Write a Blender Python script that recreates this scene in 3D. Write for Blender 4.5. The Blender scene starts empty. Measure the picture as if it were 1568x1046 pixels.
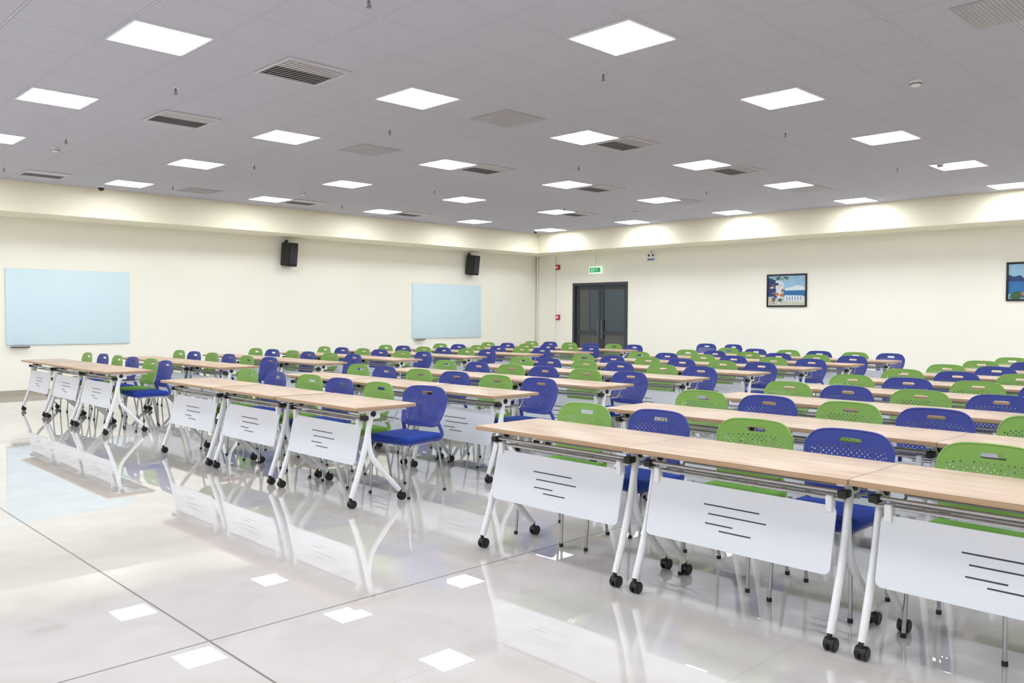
import bpy, bmesh, math, random
from mathutils import Vector, Matrix
random.seed(7)
sc=bpy.context.scene
try:
    sc.view_settings.view_transform='Standard'; sc.view_settings.look='None'
except Exception: pass
EYE=1.43; CEIL=3.606
XR=17.04; YL=16.43; XB=-4.0; YF=-6.0; SOF=.95; BZ=3.10      # wall planes, soffit depth, soffit underside

# ------------------------------------------------------------------ materials
def srgb(r,g,b):
    f=lambda c:(c/255/12.92) if c/255<=.04045 else ((c/255+.055)/1.055)**2.4
    return (f(r),f(g),f(b),1)
def mat(name,col,rough=.5,metal=0,emit=0,noise=0,nscale=8,bump=0,spec=.5,coat=0):
    m=bpy.data.materials.new(name);m.use_nodes=True;nt=m.node_tree
    b=nt.nodes['Principled BSDF'];b.inputs['Base Color'].default_value=col
    b.inputs['Roughness'].default_value=rough;b.inputs['Metallic'].default_value=metal
    b.inputs['Specular IOR Level'].default_value=spec
    b.inputs['Coat Weight'].default_value=coat
    if emit:
        b.inputs['Emission Color'].default_value=col;b.inputs['Emission Strength'].default_value=emit
    if noise or bump:
        tc=nt.nodes.new('ShaderNodeTexCoord');n=nt.nodes.new('ShaderNodeTexNoise')
        n.inputs['Scale'].default_value=nscale;n.inputs['Detail'].default_value=5
        nt.links.new(tc.outputs['Object'],n.inputs['Vector'])
        if noise:
            mx=nt.nodes.new('ShaderNodeMix');mx.data_type='RGBA'
            mx.inputs[6].default_value=tuple(c*(1-noise) for c in col[:3])+(1,)
            mx.inputs[7].default_value=tuple(min(1,c*(1+noise)) for c in col[:3])+(1,)
            nt.links.new(n.outputs['Fac'],mx.inputs[0]);nt.links.new(mx.outputs[2],b.inputs['Base Color'])
        if bump:
            bp=nt.nodes.new('ShaderNodeBump');bp.inputs['Strength'].default_value=bump;bp.inputs['Distance'].default_value=.01
            nt.links.new(n.outputs['Fac'],bp.inputs['Height']);nt.links.new(bp.outputs[0],b.inputs['Normal'])
    return m
def math_node(nt,op,a,b=None,c=None):
    n=nt.nodes.new('ShaderNodeMath');n.operation=op
    for k,v in enumerate((a,b,c)):
        if v is None: continue
        if isinstance(v,(int,float)): n.inputs[k].default_value=v
        else: nt.links.new(v,n.inputs[k])
    return n.outputs[0]
def gridline(nt,coord,off,pitch,half):
    t=math_node(nt,'DIVIDE',math_node(nt,'SUBTRACT',coord,off),pitch)
    fr=math_node(nt,'FRACT',math_node(nt,'ADD',t,.5))
    d=math_node(nt,'ABSOLUTE',math_node(nt,'SUBTRACT',fr,.5))
    return math_node(nt,'LESS_THAN',d,half/pitch)

M_wall=mat('cream_wall_paint',srgb(247,244,232),.75,noise=.015,nscale=1.2,spec=.25)
M_beam=mat('cream_beam_paint',srgb(243,237,215),.75,noise=.015,nscale=1.2,spec=.25)
M_base=mat('baseboard_tile',srgb(176,166,150),.35,noise=.08)
M_white=mat('white_powder_coat',srgb(232,233,236),.38)
M_panel=mat('white_panel_steel',srgb(216,219,227),.35)
M_rail=mat('aluminium_rail',srgb(190,190,192),.35,metal=.6)
M_black=mat('black_plastic',srgb(22,22,24),.45)
M_chrome=mat('chrome_tube',srgb(175,177,182),.25,metal=1)
M_green=mat('green_plastic',srgb(126,168,78),.42)
M_blue=mat('blue_plastic',srgb(50,64,148),.42)
M_bfab=mat('blue_fabric',srgb(20,58,150),.9,noise=.25,nscale=220,bump=.2)
M_gfab=mat('green_fabric',srgb(96,146,50),.9,noise=.25,nscale=220,bump=.2)
M_slit=mat('slot_dark',srgb(62,62,68),.8)
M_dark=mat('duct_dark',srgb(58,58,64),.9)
M_vent=mat('vent_metal',srgb(200,198,202),.5)
M_vent2=mat('vent_plate_grey',srgb(168,168,172),.6)
M_red=mat('alarm_red',srgb(190,30,35),.4)
M_pipe=mat('white_pvc',srgb(235,232,222),.45)
M_board=mat('pale_blue_glass_board',srgb(212,233,242),.5)
M_boardedge=mat('board_edge',srgb(205,222,228),.4)
M_doorf=mat('door_frame_dark',srgb(66,70,76),.35,metal=.3)
M_glass=mat('dark_door_glass',srgb(20,25,30),.03,spec=1.0,coat=1)
M_steel=mat('brushed_steel',srgb(150,150,150),.3,metal=1)
M_exit=mat('exit_green',srgb(10,150,80),.4,emit=.6)
M_exitw=mat('exit_white',srgb(235,255,240),.4,emit=.5)

M_led=bpy.data.materials.new('led_diffuser');M_led.use_nodes=True
nt=M_led.node_tree;nt.nodes.clear();e=nt.nodes.new('ShaderNodeEmission');o=nt.nodes.new('ShaderNodeOutputMaterial')
e.inputs[0].default_value=(.925,.96,1,1);e.inputs[1].default_value=27.5;nt.links.new(e.outputs[0],o.inputs[0])

def mixc(nt,fac,a,bc):
    m=nt.nodes.new('ShaderNodeMix');m.data_type='RGBA'
    if isinstance(fac,(int,float)):m.inputs[0].default_value=fac
    else: nt.links.new(fac,m.inputs[0])
    if isinstance(a,tuple): m.inputs[6].default_value=a
    else: nt.links.new(a,m.inputs[6])
    if isinstance(bc,tuple): m.inputs[7].default_value=bc
    else: nt.links.new(bc,m.inputs[7])
    return m.outputs[2]
# floor: polished porcelain
M_floor=mat('polished_porcelain_floor',srgb(205,199,193),.03,spec=.8,coat=.6)
nt=M_floor.node_tree;b=nt.nodes['Principled BSDF'];b.inputs['Coat Roughness'].default_value=0
tc=nt.nodes.new('ShaderNodeTexCoord');sx=nt.nodes.new('ShaderNodeSeparateXYZ');nt.links.new(tc.outputs['Object'],sx.inputs[0])
n1=nt.nodes.new('ShaderNodeTexNoise');n1.inputs['Scale'].default_value=2.2;n1.inputs['Detail'].default_value=8;n1.inputs['Distortion'].default_value=1.2
nt.links.new(tc.outputs['Object'],n1.inputs['Vector'])
cr=nt.nodes.new('ShaderNodeValToRGB');cr.color_ramp.elements[0].position=.3;cr.color_ramp.elements[1].position=.72
cr.color_ramp.elements[0].color=srgb(202,197,192);cr.color_ramp.elements[1].color=srgb(212,208,204)
nt.links.new(n1.outputs['Fac'],cr.inputs[0])
FX,FY=1.595,3.52
fx=gridline(nt,sx.outputs[0],FX,.9,.0022);fy=gridline(nt,sx.outputs[1],FY,.9,.0022)
tx=gridline(nt,sx.outputs[0],FX,7.2,.0055);ty=gridline(nt,sx.outputs[1],FY,7.2,.0055)
thin=math_node(nt,'MAXIMUM',fx,fy);thick=math_node(nt,'MAXIMUM',tx,ty)
c1=mixc(nt,math_node(nt,'MULTIPLY',thin,.7),cr.outputs[0],srgb(140,134,128))
c2=mixc(nt,thick,c1,srgb(100,96,94))
nt.links.new(c2,b.inputs['Base Color'])
nt.links.new(math_node(nt,'ADD',math_node(nt,'MULTIPLY',math_node(nt,'MAXIMUM',thin,thick),.5),.008),b.inputs['Roughness'])

# ceiling grid tiles
LX0,LXS,LY0,LYS=.106,2.564,4.132,2.585
PX,PY=LXS/4,LYS/4
M_ceil=mat('mineral_ceiling_tile',srgb(178,174,184),.85,spec=.15)
nt=M_ceil.node_tree;b=nt.nodes['Principled BSDF']
tc=nt.nodes.new('ShaderNodeTexCoord');sx=nt.nodes.new('ShaderNodeSeparateXYZ');nt.links.new(tc.outputs['Object'],sx.inputs[0])
gx=gridline(nt,sx.outputs[0],LX0+PX/2,PX,.008);gy=gridline(nt,sx.outputs[1],LY0+PY/2,PY,.008)
ex=gridline(nt,sx.outputs[0],LX0+PX/2,PX,.012);ey=gridline(nt,sx.outputs[1],LY0+PY/2,PY,.012)
nz=nt.nodes.new('ShaderNodeTexNoise');nz.inputs['Scale'].default_value=30;nt.links.new(tc.outputs['Object'],nz.inputs['Vector'])
base=mixc(nt,nz.outputs['Fac'],srgb(186,185,196),srgb(196,195,206))
e1=mixc(nt,math_node(nt,'MAXIMUM',ex,ey),base,srgb(130,129,140))
e2=mixc(nt,math_node(nt,'MAXIMUM',gx,gy),e1,srgb(202,201,212))
nt.links.new(e2,b.inputs['Base Color'])

# wood
M_wood=mat('oak_laminate',srgb(214,186,160),.38)
nt=M_wood.node_tree;b=nt.nodes['Principled BSDF']
tc=nt.nodes.new('ShaderNodeTexCoord');mp=nt.nodes.new('ShaderNodeMapping');mp.inputs['Scale'].default_value=(28,1.6,1)
oi=nt.nodes.new('ShaderNodeObjectInfo');ad=nt.nodes.new('ShaderNodeVectorMath');ad.operation='ADD'
mu=nt.nodes.new('ShaderNodeMath');mu.operation='MULTIPLY';mu.inputs[1].default_value=40;nt.links.new(oi.outputs['Random'],mu.inputs[0])
nt.links.new(tc.outputs['Object'],mp.inputs[0]);nt.links.new(mp.outputs[0],ad.inputs[0]);nt.links.new(mu.outputs[0],ad.inputs[1])
n1=nt.nodes.new('ShaderNodeTexNoise');n1.inputs['Scale'].default_value=1.5;n1.inputs['Detail'].default_value=6;n1.inputs['Distortion'].default_value=.5
nt.links.new(ad.outputs[0],n1.inputs['Vector'])
cr=nt.nodes.new('ShaderNodeValToRGB');cr.color_ramp.elements[0].position=.3;cr.color_ramp.elements[1].position=.68
cr.color_ramp.elements[0].color=srgb(178,150,124);cr.color_ramp.elements[1].color=srgb(206,182,156)
nt.links.new(n1.outputs['Fac'],cr.inputs[0]);nt.links.new(cr.outputs[0],b.inputs['Base Color'])
M_woodedge=mat('laminate_edge_band',srgb(172,142,112),.45)

# ------------------------------------------------------------------ mesh builder
class MB:
    def __init__(s): s.bm=bmesh.new(); s.mats=[]
    def mi(s,m):
        if m not in s.mats: s.mats.append(m)
        return s.mats.index(m)
    def _merge(s,t,m,smooth=False,M=None):
        if M is not None: t.transform(M)
        k=s.mi(m)
        for f in t.faces: f.material_index=k; f.smooth=smooth
        me=bpy.data.meshes.new('tmp');t.to_mesh(me);t.free();s.bm.from_mesh(me);bpy.data.meshes.remove(me)
    def box(s,x0,x1,y0,y1,z0,z1,m,bevel=0,seg=2,M=None):
        t=bmesh.new();bmesh.ops.create_cube(t,size=1)
        for v in t.verts: v.co=Vector(((x0+x1)/2+v.co.x*(x1-x0),(y0+y1)/2+v.co.y*(y1-y0),(z0+z1)/2+v.co.z*(z1-z0)))
        if bevel: bmesh.ops.bevel(t,geom=t.edges[:],offset=bevel,segments=seg,affect='EDGES',profile=.5)
        s._merge(t,m,bool(bevel),M)
    def cyl(s,p0,p1,r,m,seg=16,r2=None,bevel=0):
        p0,p1=Vector(p0),Vector(p1);d=p1-p0
        t=bmesh.new();bmesh.ops.create_cone(t,cap_ends=True,segments=seg,radius1=r,radius2=r if r2 is None else r2,depth=d.length)
        if bevel:
            es=[e for e in t.edges if any(len(f.verts)>4 for f in e.link_faces)]
            bmesh.ops.bevel(t,geom=es,offset=bevel,segments=2,affect='EDGES')
        M=Matrix.Translation((p0+p1)/2)@d.to_track_quat('Z','Y').to_matrix().to_4x4()
        s._merge(t,m,True,M)
    def tube(s,pts,ra,m,rb=None,ref=None,seg=10,smoothpath=0,taper=None):
        pts=[Vector(p) for p in pts]
        for _ in range(smoothpath):
            q=[pts[0]]
            for a,b in zip(pts,pts[1:]): q+= [a.lerp(b,.25),a.lerp(b,.75)]
            q.append(pts[-1]);pts=q
        rb=rb or ra;t=bmesh.new();rings=[];n=len(pts);prev=None
        for i,p in enumerate(pts):
            d=(pts[min(i+1,n-1)]-pts[max(i-1,0)]).normalized()
            if ref is not None: b=Vector(ref);a=b.cross(d).normalized()
            else:
                if prev is None: prev=Vector((0,0,1)) if abs(d.z)<.9 else Vector((1,0,0))
                a=(prev-d*prev.dot(d)).normalized();prev=a;b=d.cross(a)
            k=1 if taper is None else 1+(taper-1)*i/(n-1)
            rings.append([t.verts.new(p+a*math.cos(2*math.pi*j/seg)*ra*k+b*math.sin(2*math.pi*j/seg)*rb) for j in range(seg)])
        for A,B in zip(rings,rings[1:]):
            for j in range(seg): t.faces.new((A[j],A[(j+1)%seg],B[(j+1)%seg],B[j]))
        t.faces.new(rings[0][::-1]);t.faces.new(rings[-1])
        bmesh.ops.recalc_face_normals(t,faces=t.faces[:])
        s._merge(t,m,True)
    def poly(s,pts,m):
        t=bmesh.new();t.faces.new([t.verts.new(p) for p in pts]);s._merge(t,m)
    def mesh(s,me,m):
        t=bmesh.new();t.from_mesh(me);s._merge(t,m,True)
    def done(s,name):
        me=bpy.data.meshes.new(name);s.bm.to_mesh(me);s.bm.free()
        for m in s.mats: me.materials.append(m)
        try: me.set_sharp_from_angle(angle=math.radians(40))
        except Exception: pass
        return me
def place(name,me,loc=(0,0,0),rz=0):
    o=bpy.data.objects.new(name,me);o.location=loc;o.rotation_euler=(0,0,rz);sc.collection.objects.link(o);return o
def obj(mb,name,loc=(0,0,0),rz=0): return place(name,mb.done(name),loc,rz)

# ------------------------------------------------------------------ room shell
T=.2
b=MB();b.box(XB-T,XR+T,YF-T,YL+T,-.1,0,M_floor);obj(b,'floor')
b=MB();b.box(XB-T,XR+T,YF-T,YL+T,CEIL,CEIL+.1,M_ceil);obj(b,'ceiling')
b=MB();b.box(XB,XR,YL,YL+T,0,CEIL,M_wall);obj(b,'wall_left')
b=MB();b.box(XB,XR+T,YF-T,YF,0,CEIL,M_wall);obj(b,'wall_front')
b=MB();b.box(XB-T,XB,YF-T,YL+T,0,CEIL,M_wall);obj(b,'wall_back')
DY0,DY1,DZ=13.2,15.07,2.32
b=MB();b.box(XR,XR+T,YF,DY0,0,CEIL,M_wall);b.box(XR,XR+T,DY1,YL+T,0,CEIL,M_wall);b.box(XR,XR+T,DY0,DY1,DZ,CEIL,M_wall)
obj(b,'wall_right')
b=MB();b.box(XB,XR-SOF,YL-SOF,YL,BZ,CEIL,M_beam);obj(b,'trim_1')
b=MB();b.box(XR-SOF,XR,YF,YL,BZ,CEIL,M_beam);obj(b,'trim_2')
b=MB();b.box(XB,XR,YL-.012,YL,0,.10,M_base);obj(b,'baseboard_left')
b=MB();b.box(XR-.012,XR,YF,DY0,0,.10,M_base);b.box(XR-.012,XR,DY1,YL-.012,0,.10,M_base);obj(b,'baseboard_right')

# door
b=MB()
x0=XR+.02
b.box(x0-.03,XR+T,DY0,DY0+.07,0,DZ,M_doorf);b.box(x0-.03,XR+T,DY1-.07,DY1,0,DZ,M_doorf);b.box(x0-.03,XR+T,DY0+.07,DY1-.07,DZ-.07,DZ,M_doorf)
ym=(DY0+DY1)/2
for a,c in ((DY0+.07,ym),(ym,DY1-.07)):
    g=.006;a+=g;c-=g
    b.box(XR+.06,XR+.11,a,a+.09,.01,DZ-.075,M_doorf,.004);b.box(XR+.06,XR+.11,c-.09,c,.01,DZ-.075,M_doorf,.004)
    b.box(XR+.06,XR+.11,a+.09,c-.09,DZ-.18,DZ-.075,M_doorf);b.box(XR+.06,XR+.11,a+.09,c-.09,.01,.2,M_doorf);b.box(XR+.06,XR+.11,a+.09,c-.09,.95,1.05,M_doorf)
    b.box(XR+.08,XR+.09,a+.09,c-.09,.2,DZ-.18,M_glass)
for s in(-1,1):
    b.cyl((XR+.01,ym+s*.06,.85),(XR+.01,ym+s*.06,1.35),.011,M_steel)
    for z in(.9,1.3): b.cyl((XR+.01,ym+s*.06,z),(XR+.06,ym+s*.06,z),.008,M_steel)
obj(b,'door_1')

# ------------------------------------------------------------------ ceiling fixtures
b=MB();h=.29
b.box(-h,h,-h,h,-.006,-.004,M_led)
for (a,c,d,e_) in ((-h-.018,-h,-h-.018,h+.018),(h,h+.018,-h-.018,h+.018),(-h,h,-h-.018,-h),(-h,h,h,h+.018)): b.box(a,c,d,e_,-.01,0,M_white)
me=b.done('led_ceiling_panel')
for i in range(-1,7):
    for j in range(-3,5):
        place('led_ceiling_panel',me,(LX0+i*LXS,LY0+j*LYS,CEIL))
def diffuser():
    b=MB();h=.315
    for (a,c,d,e_) in ((-h,-h+.03,-h,h),(h-.03,h,-h,h),(-h+.03,h-.03,-h,-h+.03),(-h+.03,h-.03,h-.03,h)): b.box(a,c,d,e_,-.014,0,M_vent,.003)
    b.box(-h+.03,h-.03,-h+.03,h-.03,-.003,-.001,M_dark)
    n=11
    for k in range(n):
        y=-h+.06+k*(2*h-.12)/(n-1);sgn=-1 if y<0 else 1
        Mx=Matrix.Translation((0,y,-.010))@Matrix.Rotation(sgn*math.radians(12),4,'X')
        b.box(-h+.03,h-.03,-.011,.011,-.0012,.0012,M_vent,M=Mx)
    return b.done('ceiling_air_diffuser')
me=diffuser();S=.93
for x,y in ((4.24,7.22),(4.24,10.0),(4.26,15.56),(9.1,7.1),(9.1,9.9),(11.9,9.9),(11.95,7.1),(9.1,15.5),(11.9,15.5),(14.5,12.7)):
    place('ceiling_air_diffuser',me,(x*S,y*S,CEIL))
b=MB();b.box(-.3,.3,-.3,.3,-.006,0,M_vent2,.002)
for k in range(20):
    y=-.266+k*.028;b.box(-.27,.27,y-.003,y+.003,-.009,-.005,M_vent)
me=b.done('ceiling_return_grille')
for x,y in ((6.95,7.2),(6.9,9.95),(6.9,15.5),(14.45,9.8),(14.6,7.2),(7.15,1.95)): place('ceiling_return_grille',me,(x*S,y*S,CEIL))
b=MB();b.cyl((0,0,-.008),(0,0,0),.03,M_white,20,bevel=.003);b.cyl((0,0,-.034),(0,0,-.006),.010,M_steel,12)
for s in(-1,1): b.tube([(s*.006,0,-.03),(s*.016,0,-.042),(s*.013,0,-.058),(0,0,-.068)],.003,M_steel,seg=6)
b.cyl((0,0,-.071),(0,0,-.068),.022,M_steel,16);b.cyl((0,0,-.066),(0,0,-.034),.005,M_steel,8)
me=b.done('fire_sprinkler')
for x in(3.6,6.3,9.9,13.5):
    for y in(5.2,8.65,12.2,15.3): place('fire_sprinkler',me,(x*S,y*S,CEIL))
b=MB();b.cyl((0,0,-.02),(0,0,0),.055,M_white,24,bevel=.004);b.cyl((0,0,-.05),(0,0,-.02),.042,M_white,24,r2=.05,bevel=.004);b.cyl((0,0,-.036),(0,0,-.03),.052,M_black,24)
me=b.done('smoke_detector')
for x,y in((8.68,3.18),(8.38,14.3),(3.7,13.0),(13.6,4.6),(14.9,11.3)): place('smoke_detector',me,(x*S,y*S,CEIL))
b=MB();b.cyl((0,0,-.03),(0,0,0),.06,M_white,24,bevel=.005)
t=bmesh.new();bmesh.ops.create_uvsphere(t,u_segments=20,v_segments=10,radius=.05);b._merge(t,M_black,True,Matrix.Translation((0,0,-.035)))
me=b.done('dome_security_camera')
place('dome_security_camera',me,(5.0,15.1,CEIL));place('dome_security_camera',me,(15.3,14.8,CEIL))

# ------------------------------------------------------------------ wall fixtures
def board(x0,x1,z0,z1):
    b=MB();b.box(x0,x1,YL-.03,YL-.006,z0,z1,M_board,.003)
    b.box(x0-.008,x1+.008,YL-.022,YL-.001,z0-.008,z1+.008,M_boardedge,.002)
    b.box(x0+.05,x0+.35,YL-.09,YL-.001,z0-.05,z0-.03,M_rail,.003);b.box(x0+.05,x0+.35,YL-.09,YL-.084,z0-.05,z0-.015,M_rail)
    obj(b,'whiteboard')
board(3.86,5.91,.89,2.21);board(12.64,14.9,.874,2.22)
b=MB()
t=bmesh.new();prof=[(-.16,0),(.16,0),(.165,-.12),(.10,-.25),(-.10,-.25),(-.165,-.12)]
lo=[t.verts.new((x,y,-.25)) for x,y in prof];hi=[t.verts.new((x,y,.25)) for x,y in prof]
t.faces.new(lo[::-1]);t.faces.new(hi)
for k in range(6): t.faces.new((lo[k],lo[(k+1)%6],hi[(k+1)%6],hi[k]))
bmesh.ops.recalc_face_normals(t,faces=t.faces[:]);bmesh.ops.bevel(t,geom=t.edges[:],offset=.012,segments=2,affect='EDGES')
R=Matrix.Translation((0,-.06,0))@Matrix.Rotation(math.radians(8),4,'X')
b._merge(t,M_black,True,R)
b.box(-.085,.085,-.262,-.25,-.2,.2,M_dark,.006,M=R)
b.box(-.04,.04,-.02,0,.16,.3,M_black,.004);b.box(-.012,.012,-.12,0,.2,.22,M_black);b.tube([(0,-.012,.22),(0,-.01,.32)],.006,M_black,seg=6)
me=b.done('wall_speaker')
place('wall_speaker',me,(9.22,YL,2.75));place('wall_speaker',me,(14.49,YL,2.76))
# pipes
b=MB();b.cyl((XR-.03,YL-.06,0),(XR-.03,YL-.06,BZ),.025,M_pipe,12)
for z in(.5,1.6,2.7): b.box(XR-.06,XR,YL-.09,YL-.03,z,z+.02,M_pipe)
obj(b,'corner_pipe')
b=MB();b.cyl((XR-.018,15.69,.1),(XR-.018,15.69,BZ),.014,M_pipe,10)
for z in(.5,1.6,2.7): b.box(XR-.035,XR,15.66,15.72,z,z+.02,M_pipe)
obj(b,'conduit_pipe')
def alarm(name,z,y):
    b=MB();b.box(XR-.06,XR,y-.06,y+.06,z-.07,z+.07,M_red,.008);b.cyl((XR-.075,y,z),(XR-.06,y,z),.035,M_white,16);obj(b,name)
alarm('fire_alarm_sounder',2.77,15.6);alarm('fire_alarm_call_point',1.40,15.58)
b=MB();b.box(XR-.1,XR-.05,14.0,14.42,2.555,2.735,M_exitw,.004);b.box(XR-.105,XR-.1,14.03,14.39,2.585,2.705,M_exit)
for k,ch in enumerate('EXIT'):
    yy=14.34-k*.06;x=XR-.108
    segs={'E':[(0,0,.008,.07),(0,0,.035,.01),(0,.03,.035,.04),(0,.06,.035,.07)],'X':[(0,.0,.01,.03),(.025,.0,.035,.03),(.01,.028,.025,.044),(0,.042,.01,.07),(.025,.042,.035,.07)],
      'I':[(.012,0,.022,.07)],'T':[(0,.06,.035,.07),(.013,0,.022,.06)]}[ch]
    for a,c,d,e_ in segs: b.box(x-.001,x,yy-d,yy-a,2.61+c,2.61+e_,M_exitw)
b.cyl((XR-.075,14.21,2.735),(XR-.075,14.21,BZ),.012,M_pipe,8);obj(b,'exit_sign')
M_note=mat('notice_print_blue',srgb(90,110,160),.6)
b=MB();b.box(XR-.02,XR,12.34,12.62,2.80,3.02,M_white,.005)
b.box(XR-.022,XR-.02,12.38,12.58,2.83,2.87,M_note);b.cyl((XR-.024,12.54,2.95),(XR-.02,12.54,2.95),.03,M_slit,14);b.cyl((XR-.024,12.42,2.95),(XR-.02,12.42,2.95),.03,M_slit,14)
b.box(XR-.012,XR,12.47,12.49,3.02,3.06,M_slit);obj(b,'wall_notice_sign')

# framed pictures
P=dict(sky=mat('paint_sky',srgb(150,190,215),.5,noise=.2,nscale=6),sea=mat('paint_sea',srgb(45,110,165),.5,noise=.3,nscale=12),
 white=mat('paint_white',srgb(215,222,226),.5,noise=.15,nscale=14),or_=mat('paint_orange',srgb(175,120,80),.5,noise=.5,nscale=30),
 gr=mat('paint_green',srgb(60,95,60),.5,noise=.4,nscale=30),navy=mat('paint_navy',srgb(35,60,110),.5,noise=.3,nscale=20),sand=mat('paint_sand',srgb(195,195,180),.5,noise=.2,nscale=20))
def picture(yl,z0,w,h,kind):
    b=MB();f=.035;x=XR
    for (a,c,d,e_) in ((0,f,0,h),(w-f,w,0,h),(f,w-f,0,f),(f,w-f,h-f,h)): b.box(x-.03,x,yl-c,yl-a,z0+d,z0+e_,M_black,.004)
    b.box(x-.012,x,yl-w+f,yl-f,z0+f,z0+h-f,P['sky'])
    W,H=w-2*f,h-2*f;lay=[.013]
    def q(pts,m):
        lay[0]+=.0003
        b.poly([(x-lay[0],yl-f-u*W,z0+f+v*H) for u,v in pts],P[m])
    def blob(cx,cy,r,m,n=10,s=1):
        rr=[r*random.uniform(.7,1.2) for _ in range(n)]
        cl=lambda v:min(1,max(0,v))
        q([(cl(cx+rr[k]*math.cos(2*math.pi*k/n)*s),cl(cy+rr[k]*math.sin(2*math.pi*k/n))) for k in range(n)][::-1],m)
    if kind==1:
        q([(0,.3),(1,.3),(1,.55),(0,.55)],'sea');q([(0,0),(1,0),(1,.3),(.5,.2),(0,.28)],'sand')
        q([(.45,.5),(1,.5),(1,.6),(.8,.68),(.6,.6),(.45,.56)],'white')
        q([(.2,.25),(.42,.25),(.42,.75),(.32,.9),(.2,.8)],'white');q([(0,.3),(.2,.3),(.2,.85),(0,.95)],'navy')
        q([(.45,.15),(.95,.12),(.95,.32),(.45,.34)],'white')
        for k in range(6): q([(.5+k*.075,.16),(.52+k*.075,.16),(.52+k*.075,.3),(.5+k*.075,.3)],'sea')
        for k in range(26):
            blob(random.uniform(.03,.4),random.uniform(.05,.75),random.uniform(.02,.06),random.choice(['or_','or_','gr','white','navy']))
        for k in range(12): blob(random.uniform(.03,.55),random.uniform(.86,.97),random.uniform(.02,.04),'gr')
    else:
        q([(0,.15),(1,.15),(1,.5),(0,.5)],'sea');q([(0,.5),(.35,.5),(.22,.68),(.1,.64),(0,.7)],'navy')
        for cx,cy,r,m in((.5,.8,.12,'white'),(.7,.75,.1,'white'),(.15,.1,.12,'gr'),(.4,.08,.12,'gr'),(.6,.06,.1,'or_'),(.85,.08,.14,'gr'),(.3,.14,.05,'or_')): blob(cx,cy,r,m,s=1.4)
    obj(b,'framed_picture')
picture(9.33,1.655,.93,.715,1);picture(4.60,1.74,.93,.70,2)

# ------------------------------------------------------------------ training table   (local: x=0 front foot, top y centred)
TL=1.17;TD=.56;TH=.75;LY=.52
def make_table():
    b=MB();hl=TL/2
    b.box(0,TD,-hl,hl,TH-.004,TH,M_wood,.0015)
    b.box(0,TD,-hl,hl,TH-.026,TH-.004,M_woodedge,.002)
    b.box(.27,.33,-hl+.09,hl-.09,TH-.066,TH-.026,M_white,.004)
    for s in(-1,1):
        y=s*LY
        b.tube([(.185,y,.705),(.165,y,.60),(.125,y,.42),(.06,y,.22),(.005,y,.075)],.027,M_white,rb=.017,ref=(0,1,0),seg=14,smoothpath=2,taper=.75)
        b.tube([(.155,y,.56),(.16,y,.46),(.185,y,.36),(.27,y,.26),(.445,y,.078)],.025,M_white,rb=.016,ref=(0,1,0),seg=14,smoothpath=2,taper=.75)
        b.box(.08,.50,y-.02,y+.02,TH-.05,TH-.026,M_white,.006)
        b.box(.14,.26,y-.012,y+.012,.65,.71,M_white,.008)
        b.box(.09,.15,y-.022,y+.022,.645,.68,M_black,.008)
        b.cyl((.19,y-.024,.69),(.19,y+.024,.69),.022,M_black,14)
        for fx in(.0,.455):
            b.cyl((fx,y,.052),(fx,y,.085),.011,M_black,10)
            t=bmesh.new();bmesh.ops.create_uvsphere(t,u_segments=14,v_segments=8,radius=.026)
            for v in t.verts:
                if v.co.z<0: v.co.z=0
            b._merge(t,M_black,True,Matrix.Translation((fx+.008,y,.034)))
            for w in(-.015,.015): b.cyl((fx+.012,y+w-.010,.030),(fx+.012,y+w+.010,.030),.030,M_black,20,bevel=.004)
    for xx,zz,r in((.12,.668,.009),(.115,.636,.007),(.20,.625,.005),(.28,.62,.005),(.36,.62,.005),(.44,.63,.006)):
        b.cyl((xx,-LY,zz),(xx,LY,zz),r,M_rail,10)
    for s in(-1,1):
        b.tube([(.12,s*.50,.636),(.2,s*.50,.62),(.4,s*.50,.62),(.45,s*.50,.69)],.006,M_rail,seg=8)
    zc,hp=.455,.15;ang=math.radians(12);pw=LY-.03
    Mx=Matrix.Translation((.085,0,zc))@Matrix.Rotation(ang,4,'Y')
    t=bmesh.new();r=.03;pts=[]
    for cx,cz,a0 in((pw-r,hp-r,0),(-pw+r,hp-r,90),(-pw+r,-hp+r,180),(pw-r,-hp+r,270)):
        for k in range(6):
            a=math.radians(a0+k*18);pts.append((cx+r*math.cos(a),cz+r*math.sin(a)))
    A=[t.verts.new((-.004,p,q)) for p,q in pts];B=[t.verts.new((.004,p,q)) for p,q in pts]
    t.faces.new(A[::-1]);t.faces.new(B)
    for k in range(len(A)): t.faces.new((A[k],A[(k+1)%len(A)],B[(k+1)%len(A)],B[k]))
    bmesh.ops.recalc_face_normals(t,faces=t.faces[:]);b._merge(t,M_panel,False,Mx)
    for (a,c,z) in((-.13,.17,.055),(-.17,.14,.012),(.0,.15,-.035),(-.10,.07,-.062)):
        b.box(-.0048,.0048,a,c,z-.0032,z+.0032,M_slit,M=Mx)
    for s in(-1,1):
        b.box(.095,.14,s*(pw-.03)-.015,s*(pw-.03)+.015,.575,.65,M_white,.004)
    return b.done('training_table')
table_me=make_table()

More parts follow.
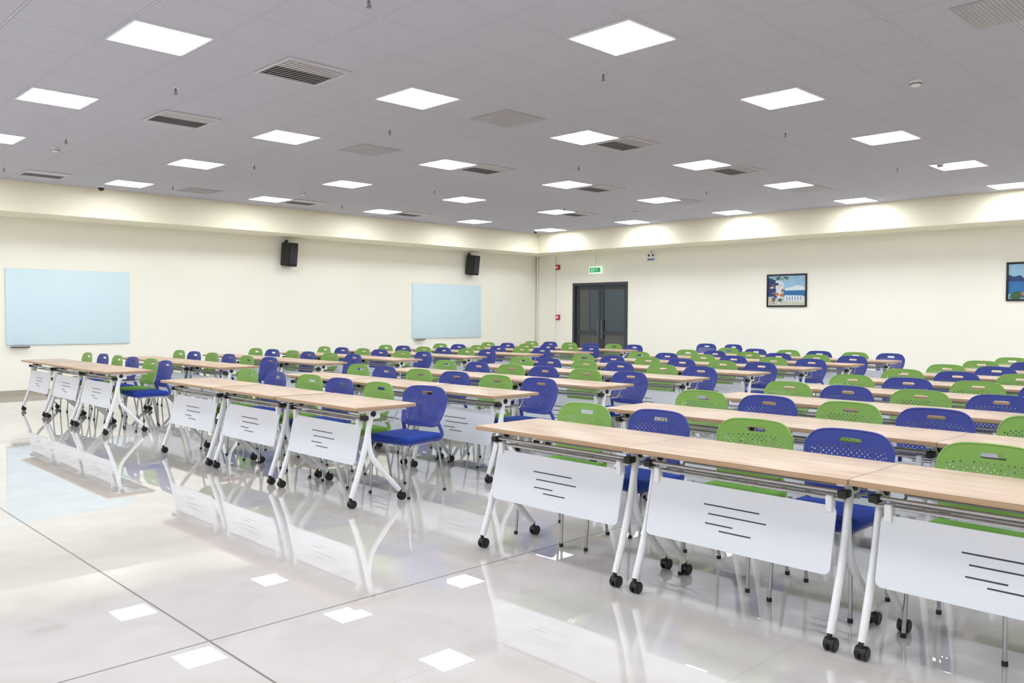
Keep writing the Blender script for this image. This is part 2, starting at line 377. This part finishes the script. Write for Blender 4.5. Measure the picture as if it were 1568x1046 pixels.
# ------------------------------------------------------------------ chair   (local: faces -x, x=0 at the back shell, z up)
def back_shell():
    nu,nv=32,24
    bm=bmesh.new()
    def P_(i,j):
        u=i/nu*2-1;v=j/nv
        w=.195+.038*math.sin(min(1,v*1.15)*math.pi/2)
        zt=.842-.012*u*u-.075*abs(u)**7;zb=.515+.03*abs(u)**4
        y=u*w;z=zb+(zt-zb)*v
        x=.012+.055*v-.045*u*u*(1-.25*v)+.012*math.sin(v*math.pi)
        return Vector((x,y,z))
    V={}
    def g(i,j):
        if (i,j) not in V: V[(i,j)]=bm.verts.new(P_(i,j))
        return V[(i,j)]
    for i in range(nu):
        for j in range(nv):
            if 12<=i<20 and j in(nv-5,nv-4): continue
            c=[g(i,j),g(i+1,j),g(i+1,j+1),g(i,j+1)]
            hole=(i+j)%2==0 and 2<=i<nu-2 and 3<=j<nv-6
            if not hole: bm.faces.new(c);continue
            ctr=P_(i+.5,j+.5);ring=[]
            ex=(P_(i+1,j+.5)-P_(i,j+.5))/2;ey=(P_(i+.5,j+1)-P_(i+.5,j))/2
            for k in range(8):
                a=math.radians(225+45*k);ring.append(bm.verts.new(ctr+ex*math.cos(a)*.72+ey*math.sin(a)*.72))
            for k in range(4):
                c0,c1=c[k],c[(k+1)%4];r0,r1,r2=ring[2*k],ring[2*k+1],ring[(2*k+2)%8]
                bm.faces.new((c0,r1,r0));bm.faces.new((c0,c1,r1));bm.faces.new((c1,r2,r1))
    for i in(12,20):
        for j in(nv-5,nv-3):
            v=V[(i,j)];v.co=v.co.lerp((V[(i+(1 if i==12 else -1),j)].co+V[(i,nv-4)].co)/2,.5)
    me=bpy.data.meshes.new('s');bm.to_mesh(me);bm.free()
    o=bpy.data.objects.new('s',me);sc.collection.objects.link(o)
    md=o.modifiers.new('s','SOLIDIFY');md.thickness=.007;md.offset=0
    dg=bpy.context.evaluated_depsgraph_get();m2=bpy.data.meshes.new_from_object(o.evaluated_get(dg))
    bpy.data.objects.remove(o);bpy.data.meshes.remove(me)
    rim=[P_(i,nv) for i in range(nu+1)]
    side=[P_(nu,j) for j in range(nv,-1,-1)];bot=[P_(i,0) for i in range(nu,-1,-1)];s2=[P_(0,j) for j in range(0,nv+1)]
    return m2,rim+side[1:]+bot[1:]+s2[1:]
shell,rim=back_shell()
def make_chair(name,plast,fab):
    b=MB();b.mesh(shell,plast);b.tube(rim,.006,plast,seg=8)
    b.box(-.43,-.01,-.22,.22,.435,.48,fab,.02,3)
    b.box(-.41,-.02,-.205,.205,.415,.44,plast,.01)
    for s in(-1,1):
        b.tube([(-.12,s*.19,.43),(-.02,s*.205,.43),(.02,s*.205,.465),(-.02,s*.19,.55)],.018,plast,rb=.012,seg=8,smoothpath=2)
        b.tube([(-.40,s*.205,.006),(-.375,s*.195,.39),(-.35,s*.19,.415),(-.06,s*.19,.415),(-.03,s*.195,.39),(.03,s*.215,.006)],.0095,M_chrome,seg=10,smoothpath=2)
        for x in(-.40,.03): b.cyl((x,s*(.205 if x<0 else .215),0),(x,s*(.205 if x<0 else .215),.02),.013,M_black,10)
    for x in(-.34,-.08): b.cyl((x,-.19,.41),(x,.19,.41),.009,M_chrome,8)
    return b.done(name)
chair_g=make_chair('green_stacking_chair',M_green,M_gfab)
chair_b=make_chair('blue_stacking_chair',M_blue,M_bfab)

X0=3.46;PITCH=1.385
blocks=[(3.86,-1.174),(8.78,-1.21),(13.95,-1.2)]
for r in range(8):
    for bi,(ys,st) in enumerate(blocks):
        if bi==0 and r>0: ys+=.12
        for k in range(3):
            yc=ys+st*(k+.5)
            x=X0+r*PITCH
            place('training_table',table_me,(x+random.uniform(-.006,.006),yc,0),random.uniform(-.004,.004) if bi else 0)
            for s,me,nm in((1,chair_g,'green_stacking_chair'),(-1,chair_b,'blue_stacking_chair')):
                rz=random.uniform(-.05,.05);dx=random.uniform(-.03,.03);dy=0
                if bi==0 and r==0: dy=(.10,.06,.0)[k]
                if r==0 and bi==1 and k==2 and s==-1: rz=.2;dx=.05
                place(nm,me,(x+.805+dx,yc+dy+s*.285+random.uniform(-.012,.012),0),rz)
for y,a in((10.1,.1),(9.45,-.1)): place('blue_stacking_chair',chair_b,(15.8,y,0),a)

# ------------------------------------------------------------------ world + camera
w=bpy.data.worlds.new('world');sc.world=w;w.use_nodes=True
w.node_tree.nodes['Background'].inputs[0].default_value=(.9,.93,1,1);w.node_tree.nodes['Background'].inputs[1].default_value=.3
yaw,pit,rol=math.radians(45.62),math.radians(-1.74),math.radians(.25)
f=Vector((math.cos(yaw)*math.cos(pit),math.sin(yaw)*math.cos(pit),math.sin(pit)))
r=Vector((math.sin(yaw),-math.cos(yaw),0));u=r.cross(f)
r2=r*math.cos(rol)+u*math.sin(rol);u2=-r*math.sin(rol)+u*math.cos(rol)
cd=bpy.data.cameras.new('camera');cam=bpy.data.objects.new('camera',cd);sc.collection.objects.link(cam)
cam.matrix_world=Matrix(((r2.x,u2.x,-f.x,0),(r2.y,u2.y,-f.y,0),(r2.z,u2.z,-f.z,EYE),(0,0,0,1)))
cd.lens=36*1282/1568;cd.sensor_width=36;cd.clip_start=.05;cd.clip_end=100
sc.camera=cam
